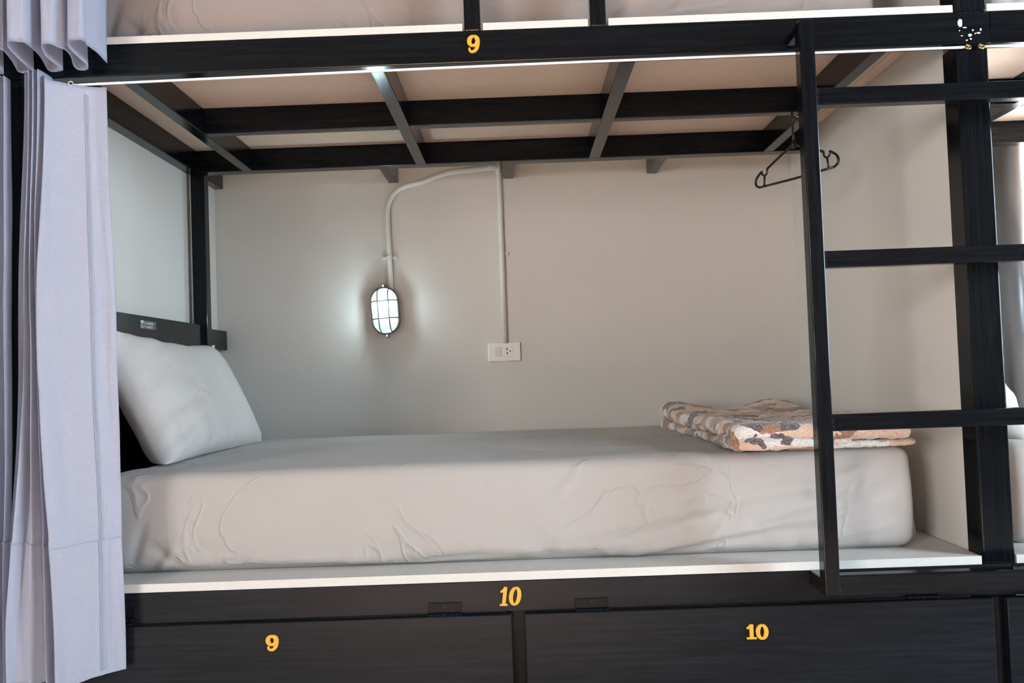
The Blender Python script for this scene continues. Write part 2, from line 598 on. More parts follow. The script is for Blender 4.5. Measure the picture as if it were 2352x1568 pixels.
# sleeping boards
def board(name, x0, x1, y1, z0, z1, notches, parent, under, top=None, y0=0.0, step=None):
    bm = bmesh.new()
    pts = [(x0, y0)]
    for a, c in notches:
        pts += [(a, 0.0), (a, 0.045), (c, 0.045), (c, 0.0)]
    pts += [(x1, y0)] + ([(x1, 0.048), (step, 0.048), (step, y1)] if step else [(x1, y1)]) + [(x0, y1)]
    lo = [bm.verts.new((p[0], p[1], z0)) for p in pts]
    hi = [bm.verts.new((p[0], p[1], z1)) for p in pts]
    f = bm.faces.new(lo[::-1])
    f.material_index = 1
    bm.faces.new(hi)
    n = len(pts)
    for i in range(n):
        f = bm.faces.new((lo[i], lo[(i + 1) % n], hi[(i + 1) % n], hi[i]))
        if i == n - 1 and top:
            f.material_index = 1
    return obj(name, bm, [M_WHITE, under], parent)


board('edge_board_strip', 0.9985, 1.034, 1.298, ZT, 1.817, [], bunk, M_RAW, y0=0.050)
board('upper_bed_board', -1.112, 1.034, 1.298, ZT, 1.817, [(-0.104, -0.056), (0.188, 0.236)], bunk, M_RAW, step=0.9965)
board('lower_bed_board', -1.112, 1.034, 1.298, 0.530, 0.549, [], bunk, M_WHITE)
for a, c in ((-0.100, -0.062), (0.194, 0.231)):
    box('guard_upright', a, c, 0.002, 0.040, ZT, 2.10, M_BZ, bunk, 0.003)
box('guard_rail', -0.20, 1.037, 0.002, 0.040, 2.10, 2.14, M_BX, bunk, 0.003)

# lockers
def hinge_bm(x0, x1, z0, z1):
    bm = bmesh.new()
    add_box(bm, x0, x1, -0.003, 0.0, z0 + 0.004, z1, 0.0008, 1)
    n = 5
    w = (x1 - x0) / n
    for i in range(n):
        add_cyl(bm, (x0 + i * w + .0006, -0.0065, z0 + .002), (1, 0, 0), 0.0052, w - .0012, 12, 0, 0.0006)
    for k in (.12, .5, .88):
        add_cyl(bm, (x0 + (x1 - x0) * k, -0.003, z0 + .6 * (z1 - z0) + (.003 if k == .5 else 0)), (0, -1, 0), 0.0032, 0.0012, 10, 1 if k == .5 else 0)
    return bm


def door(x0, x1, z1, glyphs, hinges, parent, label):
    d = box('locker_door', x0, x1, -0.020, -0.001, 0.06, z1, M_LOCK, parent, 0.0025)
    d['label'] = label
    if glyphs:
        bm = bmesh.new()
        for g in glyphs:
            add_glyph(bm, *g, -0.026, -0.020, slab=True)
        obj('numeral', bm, M_YELLOW, d)['label'] = 'gold wooden number %s' % ''.join(g[0] for g in glyphs)
    for h in hinges:
        obj('hinge', hinge_bm(*h), [M_HINGE, M_DARK], d)
    return d


door(-1.105, -0.037, 0.4585, [('9', -0.5920, 0.3955, 0.028, 0.036)], [(-0.226, -0.151, 0.456, 0.485), (-0.968, -0.893, 0.468, 0.498)],
     bunk, 'black locker door with gold number 9')
door(-0.008, 1.046, 0.4585, [('1', 0.4860, 0.3865, 0.0245, 0.033), ('0', 0.5095, 0.3850, 0.0275, 0.034)], [(0.108, 0.183, 0.456, 0.484), (0.856, 0.931, 0.460, 0.488)],
     bunk, 'black locker door with gold number 10')

# ladder, welded to the frame
LZ = ((1.565, 1.603), (1.206, 1.243), (0.850, 0.887), (0.495, 0.540))
ladder = empty('ladder', (0.66, -0.09, 0.497), bunk)
ladder['label'] = 'black steel ladder welded to the front of the bunk'
for a, c in ((0.641, 0.674), (1.330, 1.363)):
    box('ladder_stile', a, c, -0.112, -0.076, 0.497, 1.754, M_BZ, ladder, 0.0025)
    box('ladder_standoff', a + .002, c - .002, -0.076, 0.0, 1.731, 1.752, M_BY, ladder, 0.002)
    box('ladder_standoff', a + .002, c - .002, -0.076, 0.0, 0.497, 0.531, M_BY, ladder, 0.002)
for z0, z1 in LZ:
    box('rung', 0.674, 1.330, -0.107, -0.074, z0, z1, M_BX, ladder, 0.0025)

# weld beads
bm = bmesh.new()
rs = random.Random(3)


def bead(p0, p1, n, r):
    p0, p1 = Vector(p0), Vector(p1)
    for i in range(n):
        c = p0.lerp(p1, (i + .5) / n) + Vector((rs.uniform(-1, 1), rs.uniform(-.6, .6), rs.uniform(-1, 1))) * r * .35
        bmesh.ops.create_icosphere(bm, subdivisions=1, radius=r * rs.uniform(.7, 1.15), matrix=Matrix.Translation(c))


for z0, z1 in LZ:
    bead((0.676, -0.106, z0), (0.676, -0.106, z1), 9, 0.0032)
bead((0.646, -0.0005, 1.733), (0.646, -0.0005, 1.752), 5, 0.0022)
bead((0.643, -0.0005, 0.500), (0.643, -0.0005, 0.530), 7, 0.0022)
bead((1.040, 0.001, 1.726), (1.108, 0.001, 1.726), 15, 0.0026)
bead((1.040, 0.001, 1.799), (1.108, 0.001, 1.799), 15, 0.0026)
bead((1.106, -0.001, 0.470), (1.106, -0.001, 0.530), 8, 0.0024)
for a, c in CR[1:3]:
    bead((c + .001, 0.519, ZB + .003), (c + .001, 0.519, ZT), 12, 0.0022)
    bead((a - .001, 0.519, ZB + .003), (a - .001, 0.519, ZT), 12, 0.0022)
bead((CR[0][1] + .001, 0.519, ZB + .003), (CR[0][1] + .001, 0.519, ZT), 12, 0.0022)
o = obj('weld_beads', bm, M_BX, bunk, smooth=True)
o['kind'] = 'stuff'

# chipped paint on the beam in front of the post
bm = bmesh.new()


def chip(cx, cz, w, h, n=7):
    vs_ = []
    for i in range(n):
        a = 2 * math.pi * i / n
        k = rs.uniform(.65, 1.1)
        vs_.append((cx + w / 2 * k * math.cos(a), cz + h / 2 * k * math.sin(a)))
    top = [bm.verts.new((x, -0.0006, z)) for x, z in vs_]
    bot = [bm.verts.new((x, 0.0005, z)) for x, z in vs_]
    bm.faces.new(top)
    for i in range(n):
        bm.faces.new((top[i], bot[i], bot[(i + 1) % n], top[(i + 1) % n]))


for cx, cz, w, h in ((1.049, 1.7735, .014, .021), (1.060, 1.763, .013, .004), (1.047, 1.756, .004, .004), (1.071, 1.745, .011, .010),
                     (1.078, 1.756, .005, .006), (1.096, 1.757, .006, .008), (1.090, 1.749, .012, .004), (1.052, 1.744, .006, .003),
                     (1.072, 1.736, .008, .004), (1.063, 1.733, .005, .004), (1.083, 1.748, .004, .004)):
    chip(cx, cz, w, h)
bmesh.ops.recalc_face_normals(bm, faces=bm.faces[:])
o = obj('paint_chips', bm, M_CHIP, bunk)
o['kind'] = 'stuff'
o['label'] = 'white chips in the black paint at the post'

# wifi sticker on the headboard rail: faces +x
def text_bm(bm, s, size, mi):
    cu = bpy.data.curves.new('lettering', 'FONT')
    cu.body = s
    cu.size = size
    cu.resolution_u = 3
    t = bpy.data.objects.new('lettering', cu)
    COL.objects.link(t)
    bpy.context.view_layer.update()
    dg = bpy.context.evaluated_depsgraph_get()
    me = bpy.data.meshes.new_from_object(t.evaluated_get(dg))
    bpy.data.objects.remove(t)
    n0 = len(bm.verts)
    f0 = len(bm.faces)
    bm.from_mesh(me)
    bm.verts.ensure_lookup_table()
    bm.faces.ensure_lookup_table()
    for f in bm.faces[f0:]:
        f.material_index = mi
    return bm.verts[n0:]


bm = bmesh.new()
SX, SY, SZ = -1.0700, 0.535, 1.1775     # centre of the sticker
SW, SH = 0.115, 0.0235
add_box(bm, SX, SX + .0008, SY - SW / 2, SY + SW / 2, SZ - SH / 2, SZ + SH / 2, 0.0)
for s, dz in (('U : hostel2016', 0.0018), ('P : hostel123', -0.0088)):
    for v in text_bm(bm, s, 0.0105, 1):
        v.co = Vector((SX + .0011, SY - .026 + v.co.x * 1.05, SZ + dz + v.co.y * .95))
cy, cz = SY - .041, SZ + .0005
for r_, w_ in ((.0095, .0030), (.0050, .0028)):
    prev = None
    for i in range(13):
        a = math.radians(40 + 100 * i / 12)
        cur = [bm.verts.new((SX + .0011, cy + q * 1.25 * math.cos(a), cz + q * math.sin(a))) for q in (r_ - w_ / 2, r_ + w_ / 2)]
        if prev:
            bm.faces.new((prev[0], cur[0], cur[1], prev[1])).material_index = 1
        prev = cur
bm.faces.new([bm.verts.new((SX + .0011, cy + .0022 * math.cos(k * math.pi / 4), cz - .0005 + .0018 * math.sin(k * math.pi / 4))) for k in range(8)]).material_index = 1
for v in text_bm(bm, 'WiFi', 0.0085, 1):
    v.co = Vector((SX + .0011, cy - .0085 + v.co.x, SZ - .0095 + v.co.y * .95))
M_STICK, _, _ = mat_base('black_sticker', (0.03, 0.03, 0.03), 0.35)
M_INK, _, _ = mat_base('white_print', (0.75, 0.8, 0.85), 0.5)
obj('wifi_sticker', bm, [M_STICK, M_INK], rail)['label'] = 'small black sticker with white wifi lettering'

# ------------------------------------------------------------------ neighbouring bunk
bunk2 = empty('bunk_bed', (2.1, 0.5, 0.0))
tag(bunk2, 'neighbouring black bunk bed beyond the post, in front of the bright window', 'bunk bed')
X1 = 3.2
box('front_beam', 1.118, X1, 0.0, 0.04, ZB, ZT, M_BX, bunk2, 0.0025)
box('storage_header', 1.10, X1, 0.0, 0.04, 0.459, 0.530, M_LOCK, bunk2, 0.002)
CR2 = ((1.452, 1.488), (2.05, 2.085), (2.64, 2.675))
for a, c in CR2:
    box('cross_beam', a, c, 0.04, 1.0, ZB, ZT, M_BY, bunk2, 0.002)
for a, c in ((1.076, 1.452), (1.488, 2.05), (2.085, 2.64)):
    box('middle_beam', a, c, 0.520, 0.556, ZB, ZT, M_BX, bunk2, 0.002)
box('rear_beam', 1.076, X1, 1.0, 1.052, ZB, ZT, M_BX, bunk2, 0.002)
board('upper_bed_board', 1.113, X1, 1.298, ZT, 1.817, [], bunk2, M_RAW)
board('lower_bed_board', 1.113, X1, 1.298, 0.530, 0.549, [], bunk2, M_RAW, True)
door(1.076, 2.10, 0.4585, [], [], bunk2, 'black locker door beside the dark gap')
box('post', 3.13, 3.2, 0.0, 0.07, 0.53, ZB, M_BZ, bunk2, 0.004)
box('post', 3.13, 3.2, 0.0, 0.07, 0.0, 0.459, M_BZ, bunk2, 0.004)


# ------------------------------------------------------------------ mattresses
def seg_d(px, pz, s):
    ax, az, bx, bz = s[:4]
    dx, dz = bx - ax, bz - az
    L2 = dx * dx + dz * dz
    t = max(0.0, min(1.0, ((px - ax) * dx + (pz - az) * dz) / L2))
    ex, ez = px - ax - t * dx, pz - az - t * dz
    side_ = (dx * ez - dz * ex) / math.sqrt(L2)
    return math.sqrt(ex * ex + ez * ez), side_, t


def soft_box(hx, hy, hz, r, st):
    """surface of a rounded box about the origin on a regular grid"""
    nx, ny, nz = [max(2, round(2 * h / st)) for h in (hx, hy, hz)]
    bm = bmesh.new()
    V = {}

    def vert(i, j, k):
        key = (i, j, k)
        if key in V:
            return V[key]
        p = Vector((-hx + 2 * hx * i / nx, -hy + 2 * hy * j / ny, -hz + 2 * hz * k / nz))
        q = Vector((max(-hx + r, min(hx - r, p.x)), max(-hy + r, min(hy - r, p.y)), max(-hz + r, min(hz - r, p.z))))
        d = p - q
        if d.length > 1e-9:
            p = q + d.normalized() * r
        V[key] = bm.verts.new(p)
        return V[key]

    def quad(a, b, c, d):
        bm.faces.new((vert(*a), vert(*b), vert(*c), vert(*d))).smooth = True
    for i in range(nx):
        for j in range(ny):
            quad((i, j, nz), (i + 1, j, nz), (i + 1, j + 1, nz), (i, j + 1, nz))
            quad((i, j, 0), (i, j + 1, 0), (i + 1, j + 1, 0), (i + 1, j, 0))
    for i in range(nx):
        for k in range(nz):
            quad((i, 0, k), (i + 1, 0, k), (i + 1, 0, k + 1), (i, 0, k + 1))
            quad((i, ny, k), (i, ny, k + 1), (i + 1, ny, k + 1), (i + 1, ny, k))
    for j in range(ny):
        for k in range(nz):
            quad((0, j, k), (0, j, k + 1), (0, j + 1, k + 1), (0, j + 1, k))
            quad((nx, j, k), (nx, j + 1, k), (nx, j + 1, k + 1), (nx, j, k + 1))
    bm.normal_update()
    return bm


def mattress_bm():
    hx, hy, hz = 0.967, 0.545, 0.121
    bm = soft_box(hx, hy, hz, 0.029, 0.0090)
    # folds pulled across the long front side, x from the middle, z from the middle: ax, az, bx, bz, width, height
    F = [(0.08, -0.10, 0.70, 0.020, .020, -.0050), (0.12, -0.085, 0.72, 0.045, .020, .0042), (0.28, -0.115, 0.74, -0.030, .014, .0045),
         (0.32, -0.118, 0.72, -0.055, .012, -.0040), (0.55, -0.02, 0.88, 0.085, .013, .0036), (0.58, -0.045, 0.90, 0.05, .014, -.0040),
         (0.62, -0.08, 0.91, 0.01, .010, .0035), (0.46, 0.015, 0.33, -0.085, .004, .0022), (0.53, -0.02, 0.45, -0.10, .004, .0020),
         (0.70, -0.10, 0.92, -0.055, .010, .004), (0.76, -0.02, 0.82, 0.03, .005, .002), (0.84, 0.02, 0.86, 0.075, .005, .002),
         (-0.88, -0.01, -0.91, -0.10, .014, -.0028), (-0.80, -0.06, -0.85, -0.12, .012, .0026), (-0.86, -0.05, -0.78, -0.115, .010, -.0024),
         (-0.62, -0.095, -0.2, -0.112, .010, .003), (-0.05, -0.105, 0.25, -0.085, .010, .003), (-0.3, -0.11, 0.1, -0.10, .008, -.003),
         (-0.74, -0.03, -0.72, -0.06, .004, .0015), (-0.24, -0.06, -0.22, -0.11, .004, .0015), (0.2, -0.08, 0.24, -0.115, .005, .002)]
    for v in bm.verts:
        p = v.co.copy()
        n = v.normal
        d = 0.004 * noise.noise(p * 3.2) + 0.0018 * noise.noise(Vector((p.x * 5 + p.z * 9, p.y * 7, p.z * 20)) + Vector((3, 1, 7)))
        if n.y < -0.2:                       # front side
            w = min(1.0, -n.y)
            d += 0.012 * w * max(0.0, 1 - (p.z / hz) ** 2)          # sides bulge a little
            for s in F:
                dd, sd, t = seg_d(p.x, p.z, s)
                d += 2.3 * w * s[5] * math.exp(-(dd / (s[4] * .85)) ** 2) * (0.35 + 0.65 * math.sin(math.pi * (0.1 + 0.8 * t)))
            # hem gathers along the bottom
            k = max(0.0, min(1.0, (-p.z - 0.03) / 0.085))
            d += w * k * (0.004 * noise.noise(Vector((p.x * 11, p.z * 22, 2.0))) + 0.0025 * noise.noise(Vector((p.x * 30, p.z * 25, 8.0))))
        elif n.x > 0.3:                      # foot end
            d += 0.011 * max(0.0, 1 - ((p.z + 0.05) / 0.075) ** 2) - 0.004 * max(0.0, p.z / hz)
            d += 0.005 * noise.noise(Vector((p.y * 14, p.z * 20, 4.0))) + 0.004 * noise.noise(Vector((p.y * 5 + p.z * 12, p.z * 8, 1.0)))
        elif n.z > 0.5:
            d += 0.0035 * noise.noise(Vector((p.x * 2.2 - p.y * 3, p.y * 7, 5.0)))
        if p.z < -0.08 and n.y < 0.1:
            v.co.z += 0.006 * (0.5 + 0.5 * noise.noise(Vector((p.x * 7, 0.0, 3.3)))) * min(1.0, (-p.z - 0.08) / 0.03) * (1 if n.z > -0.95 else 0)
        if n.z > -0.9:
            v.co += n * d
        k2 = max(0.0, (p.y + 0.2) / 0.75)
        if p.z > 0:
            v.co.z += 0.004 * k2
    return bm


m1 = obj('mattress', mattress_bm(), M_SHEET, origin=(0, 0, 0))
MX, MY, MZ = -0.035, 0.65, 0.5495 + 0.121
m1.location = (MX, MY, MZ)
WPOS[m1] = Vector(m1.location)
tag(m1, 'mattress in a taupe sheet on the lower bunk, below the lamp', 'mattress', 'mattresses in grey sheets')
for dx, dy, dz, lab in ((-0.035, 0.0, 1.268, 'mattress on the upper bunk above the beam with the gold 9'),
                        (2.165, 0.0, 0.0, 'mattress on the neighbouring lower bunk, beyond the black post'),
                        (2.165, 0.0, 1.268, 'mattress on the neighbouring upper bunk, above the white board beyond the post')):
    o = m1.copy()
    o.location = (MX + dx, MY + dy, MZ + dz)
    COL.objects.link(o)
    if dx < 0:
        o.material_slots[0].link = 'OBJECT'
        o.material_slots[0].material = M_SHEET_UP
    tag(o, lab, 'mattress', 'mattresses in grey sheets')


# ------------------------------------------------------------------ pillows
def pillow_bm():
    N, Mh = 72, 52
    bm = bmesh.new()
    hl, hs, ht = 0.405, 0.207, 0.085

    def P(i, j, sgn):
        u = -1 + 2 * i / N
        v = -1 + 2 * j / Mh
        su = math.sin(u * math.pi / 2)
        sv = math.sin(v * math.pi / 2)
        a = max(0.0, 1 - su ** 4) ** 0.55
        b = max(0.0, 1 - sv ** 4) ** 0.55
        th = ht * (a * b) ** 0.8
        x = su * hl * (1 - 0.075 * (1 - abs(sv) ** 2.2) * abs(su) ** 3)
        y = sv * hs * (1 - 0.085 * (1 - abs(su) ** 2.2) * abs(sv) ** 3)
        q = Vector((x, y, 0))
        edge = (1 - a * b)
        wr = 0.0
        if sgn > 0:
            # creases running in from the near end and the corners
            wr += 0.007 * noise.noise(Vector((x * 5 + y * 4, y * 26 - x * 9, 1.0))) * max(0.0, min(1.0, (0.12 - x) / 0.35)) * (a * b) ** .4
            wr += 0.0045 * noise.noise(Vector((x * 30, y * 9, 4.0))) * max(0, -sv) * (a * b) ** .3
            wr += 0.004 * noise.noise(Vector((x * 6, y * 6, 9.0)))
            wr += 0.003 * noise.noise(Vector((x * 22 + y * 30, y * 8, 12.0))) * edge
        else:
            wr += 0.004 * noise.noise(Vector((x * 9, y * 9, 3.0)))
        wr *= 1.7 * min(1.0, a * b * 4)
        return Vector((x, y, sgn * th + wr))
    V = {}
    for s in (1, -1):
        for i in range(N + 1):
            for j in range(Mh + 1):
                rim = i in (0, N) or j in (0, Mh)
                k = (i, j, 0 if rim else s)
                if k not in V:
                    V[k] = bm.verts.new(P(i, j, s))
    for s in (1, -1):
        for i in range(N):
            for j in range(Mh):
                q = []
                for a, b in ((i, j), (i + 1, j), (i + 1, j + 1), (i, j + 1)):
                    rim = a in (0, N) or b in (0, Mh)
                    q.append(V[(a, b, 0 if rim else s)])
                if s < 0:
                    q.reverse()
                bm.faces.new(q).smooth = True
    # local: x = long axis, y = short axis (up the lean), z = face normal
    lean = Vector((-0.175, 0.0, 0.345)).normalized()
    longa = Vector((0.02, 1.0, -0.02)).normalized()
    nrm = longa.cross(lean).normalized()
    lean = nrm.cross(longa).normalized()
    c = Vector((-1.020, 0.702, 0.960))
    for v in bm.verts:
        p = v.co
        sag = 0.018 * (1 - (p.x / hl) ** 2) * max(0, p.y / hs)
        v.co = c + longa * p.x + lean * (p.y - sag) + nrm * p.z
        if v.co.z < 0.796:
            v.co.z = 0.796 + (v.co.z - 0.796) * 0.12
    for v in bm.verts:
        lim = -1.067 if v.co.z > 1.118 else -1.097
        if v.co.x < lim:
            v.co.x = lim + (v.co.x - lim) * 0.05
    return bm


p1 = obj('pillow', pillow_bm(), M_PILLOW)
tag(p1, 'grey pillow leaning on the black headboard rail of the lower bunk', 'pillow', 'pillows leaning at the head ends')
o = p1.copy()
o.location = p1.location + Vector((2.190, -0.115, -0.004))
COL.objects.link(o)
tag(o, 'pale pillow on the neighbouring bunk, peeking out past the black post', 'pillow', 'pillows leaning at the head ends')


# ------------------------------------------------------------------ folded blanket
def blanket_bm():
    out = bmesh.new()
    for (x0, x1, y0, y1, z0, th, seed) in ((0.512, 0.945, 0.100, 1.07, 0.7935, 0.021, 0.0), (0.506, 0.930, 0.078, 1.09, 0.8150, 0.041, 5.0)):
        hx, hy, hz = (x1 - x0) / 2, (y1 - y0) / 2, th / 2
        b = soft_box(hx, hy, hz, hz * 0.96, 0.0052)
        b.normal_update()
        c = Vector(((x0 + x1) / 2, (y0 + y1) / 2, z0 + hz))
        for v in b.verts:
            p = v.co.copy()
            w = p + c
            d = 0.0032 * noise.noise(w * 55 + Vector((seed, 0, 0))) + 0.0022 * noise.noise(w * 140)
            v.co += v.normal * d
            # wavering outline
            v.co.x += 0.012 * noise.noise(Vector((w.y * 6, seed, w.z * 10))) * (1 if p.x < 0 else .5)
            v.co.y += 0.010 * noise.noise(Vector((w.x * 9, seed + 2, w.z * 10)))
            v.co.x -= 0.030 * max(0, (p.y / hy)) * (1 if p.x < 0 else 0)
            # cloth sags and puffs
            lift = 0.010 * noise.noise(Vector((w.x * 5, w.y * 5, seed)))
            g = math.exp(-(((w.x - 0.55) / .10) ** 2 + ((w.y - 1.02) / .14) ** 2)) * 0.026
            g += math.exp(-(((w.x - 0.86) / .07) ** 2 + ((w.y - 1.05) / .10) ** 2)) * 0.022
            g -= math.exp(-(((w.x - 0.72) / .12) ** 2 + ((w.y - 0.6) / .3) ** 2)) * 0.006
            g -= 0.008 * math.exp(-(((w.x - 0.93) / .06) ** 2 + ((w.y - 0.1) / .1) ** 2))
            if seed > 0:
                v.co.z += (lift + g) * (1.0 if p.z > 0 else 0.6)
            else:
                v.co.z += (lift + g) * 0.5 * (1.0 if p.z > 0 else 0.0)
            v.co += c
        me = bpy.data.meshes.new('tmp')
        b.to_mesh(me)
        b.free()
        out.from_mesh(me)
        bpy.data.meshes.remove(me)
    # curled selvedge at the near left corner
    path = catmull([(0.512, 0.30, 0.816), (0.510, 0.22, 0.816), (0.512, 0.14, 0.814), (0.522, 0.092, 0.812), (0.56, 0.080, 0.811), (0.66, 0.082, 0.812), (0.78, 0.086, 0.812)], 12)
    path = [p + Vector((0.002 * noise.noise(p * 40), 0.002 * noise.noise(p * 37 + Vector((5, 0, 0))), 0.003 * noise.noise(p * 25))) for p in path]
    add_tube(out, path, lambda t: 0.0155 * (0.35 + 0.65 * min(1, t * 6, (1 - t) * 4)) , 16)
    return out


bl = obj('blanket', blanket_bm(), M_FLEECE, smooth=True)
tag(bl, 'folded fleece blanket in peach, white, brown and plum patches at the foot of the mattress', 'blanket')

# ------------------------------------------------------------------ wall lamp
def stadium(hw, hh, n=16):
    pts = []
    s = hh - hw
    for i in range(n + 1):
        a = math.pi * i / n
        pts.append((hw * math.cos(a), s + hw * math.sin(a)))
    for i in range(n + 1):
        a = math.pi + math.pi * i / n
        pts.append((hw * math.cos(a), -s + hw * math.sin(a)))
    return pts


LC = Vector((-0.487, 1.300, 1.248))
LT = math.radians(3.0)


def lamp_pt(x, depth, z):
    """lamp frame to the room: tilted on the wall, depth measured from the wall into the room"""
    return Vector((LC.x + x * math.cos(LT) - z * math.sin(LT) * 1.0, LC.y - depth, LC.z + z * math.cos(LT) + x * math.sin(LT)))


def lamp_loft(sections, close=True, n=16):
    bm = bmesh.new()
    rings = [[bm.verts.new(lamp_pt(x, d, z)) for x, z in stadium(hw, hh, n)] for hw, hh, d in sections]
    m = len(rings[0])
    for a, c in zip(rings, rings[1:]):
        for k in range(m):
            bm.faces.new((a[k], a[(k + 1) % m], c[(k + 1) % m], c[k])).smooth = True
    if close:
        bm.faces.new(rings[0][::-1])
        bm.faces.new(rings[-1])
    bmesh.ops.recalc_face_normals(bm, faces=bm.faces[:])
    return bm


lamp = empty('wall_lamp', LC)
tag(lamp, 'lit oval bulkhead wall lamp with a grey wire guard', 'wall lamp')
obj('lamp_base', lamp_loft([(0.050, 0.086, 0.0), (0.050, 0.086, 0.026), (0.046, 0.082, 0.030)]), M_LAMPMETAL, lamp)
obj('lamp_rim', lamp_loft([(0.0435, 0.0795, 0.030), (0.0525, 0.0890, 0.028), (0.0530, 0.0895, 0.036), (0.0515, 0.0880, 0.041), (0.0465, 0.0830, 0.043), (0.0440, 0.0800, 0.041), (0.0435, 0.0795, 0.030)], False), M_LAMPMETAL, lamp)
secs = [(0.0438, 0.0798, 0.031)]
for i in range(0, 13):
    a = math.pi / 2 * i / 12
    k = math.cos(a) ** 0.75 if i < 12 else 0.0
    secs.append((max(0.004, 0.0430 * k), 0.036 + max(0.004, 0.0430 * k) if False else max(0.0045, 0.0430 * k) + 0.036 * (0.4 + 0.6 * k), 0.041 + 0.034 * math.sin(a)))
bm = bmesh.new()
NR = 96
rings = []
for si, (hw, hh, d) in enumerate(secs):
    ring = []
    st_ = stadium(hw, hh, NR // 2 - 1)
    for k, (x, z) in enumerate(st_):
        rib = (0.0009 if (k % 2) else 0.0) if 0 < si < len(secs) - 2 else 0.0
        ring.append(bm.verts.new(lamp_pt(x, d + rib, z)))
    rings.append(ring)
m_ = len(rings[0])
for a, c in zip(rings, rings[1:]):
    for k in range(m_):
        bm.faces.new((a[k], a[(k + 1) % m_], c[(k + 1) % m_], c[k]))
bm.faces.new(rings[-1])
bmesh.ops.recalc_face_normals(bm, faces=bm.faces[:])
glass = obj('lamp_glass', bm, M_GLOW, lamp, origin=LC + Vector((0, -0.05, 0)))
glass['label'] = 'glowing ribbed glass dome'
bm = bmesh.new()
add_tube(bm, [lamp_pt(-0.006, 0.056, z) for z in (-0.012, -0.008, 0.0, 0.02, 0.04, 0.05, 0.054)], lambda t: 0.012 * (1 if 0.05 < t < 0.95 else .45), 14)
obj('lamp_tube', bm, M_TUBE, lamp)
pl_ = bpy.data.lights.new('lamp_light', 'POINT')
pl_.energy = 8.0
pl_.color = (0.68, 0.91, 1.0)
pl_.shadow_soft_size = 0.028
link(bpy.data.objects.new('lamp_light', pl_), lamp, lamp_pt(-0.006, 0.060, 0.02))
for x in (-0.0195, 0.0195):
    pts = []
    for i in range(25):
        a = math.pi * i / 24
        pts.append(lamp_pt(x * (0.78 + 0.22 * math.sin(a)) if False else x, 0.040 + 0.041 * min(1, 1.25 * math.sin(a)) ** 0.8, -0.0765 * math.cos(a)))
    bm = bmesh.new()
    add_tube(bm, pts, 0.0020, 8)
    obj('guard_bar', bm, M_GUARD, lamp)
for z in (0.034, -0.030):
    pts = []
    for i in range(21):
        a = math.pi * i / 20
        pts.append(lamp_pt(-0.0475 * math.cos(a), 0.040 + 0.042 * min(1, 1.2 * math.sin(a)) ** 0.8, z))
    bm = bmesh.new()
    add_tube(bm, pts, 0.0020, 8)
    obj('guard_bar', bm, M_GUARD, lamp)
for z in (0.0945, -0.0945):
    bm = bmesh.new()
    s = 1 if z > 0 else -1
    add_cyl(bm, lamp_pt(0, 0.020, z - s * .001), (0, -1, 0), 0.0075, 0.019, 16, 0, 0.001)
    add_cyl(bm, lamp_pt(0, 0.039, z - s * .001), (0, -1, 0), 0.0048, 0.004, 14, 1, 0.001)
    obj('screw_lug', bm, [M_LAMPMETAL, M_STEEL], lamp)

# ------------------------------------------------------------------ conduit
con = empty('conduit', (-0.05, 1.289, 1.11))
tag(con, 'pale pipe conduit running on the wall to the lamp and the socket', 'conduit')
bm = bmesh.new()
add_tube(bm, [(-0.050, 1.289, 1.113), (-0.050, 1.289, 1.45), (-0.0505, 1.289, 1.80), (-0.0505, 1.289, 2.2)], 0.0098, 16)
obj('straight_pipe', bm, M_PIPE, con, smooth=True)
bm = bmesh.new()
add_tube(bm, catmull([(-0.466, 1.289, 1.325), (-0.468, 1.289, 1.45), (-0.471, 1.289, 1.600), (-0.464, 1.289, 1.650), (-0.440, 1.289, 1.690),
                      (-0.400, 1.289, 1.713), (-0.340, 1.289, 1.724), (-0.285, 1.289, 1.743), (-0.235, 1.289, 1.757), (-0.160, 1.289, 1.763), (-0.060, 1.289, 1.769)], 8), 0.0098, 16)
obj('bent_pipe', bm, M_PIPE, con, smooth=True)
bm = bmesh.new()
add_cyl(bm, (-0.0505, 1.2870, 1.742), (0, 0, 1), 0.0122, 0.056, 20, 0, 0.001)
add_cyl(bm, (-0.052, 1.2870, 1.770), (-1, 0, 0), 0.0122, 0.038, 20, 0, 0.001)
obj('tee_fitting', bm, M_PIPE, con, smooth=False)
for cx, cz in ((-0.4685, 1.447), (-0.0502, 1.447)):
    bm = bmesh.new()
    prev = None
    for i in range(13):
        a = math.pi * i / 12
        cur = [bm.verts.new((cx + 0.0125 * math.cos(a), 1.289 - 0.0125 * math.sin(a), cz + dz)) for dz in (-.0045, .0045)]
        if prev:
            bm.faces.new((prev[0], prev[1], cur[1], cur[0])).smooth = True
        prev = cur
    for s in (-1, 1):
        add_box(bm, min(cx + s * .0118, cx + s * .027), max(cx + s * .0118, cx + s * .027), 1.2925, 1.2995, cz - .0055, cz + .0055, .001)
    clip = obj('saddle_clip', bm, M_PIPE, con)
    for s in (-1, 1):
        bm = bmesh.new()
        add_cyl(bm, (cx + s * .0205, 1.2925, cz), (0, -1, 0), 0.0036, 0.0022, 12, 0, .0006)
        obj('clip_screw', bm, M_PIPE, clip)

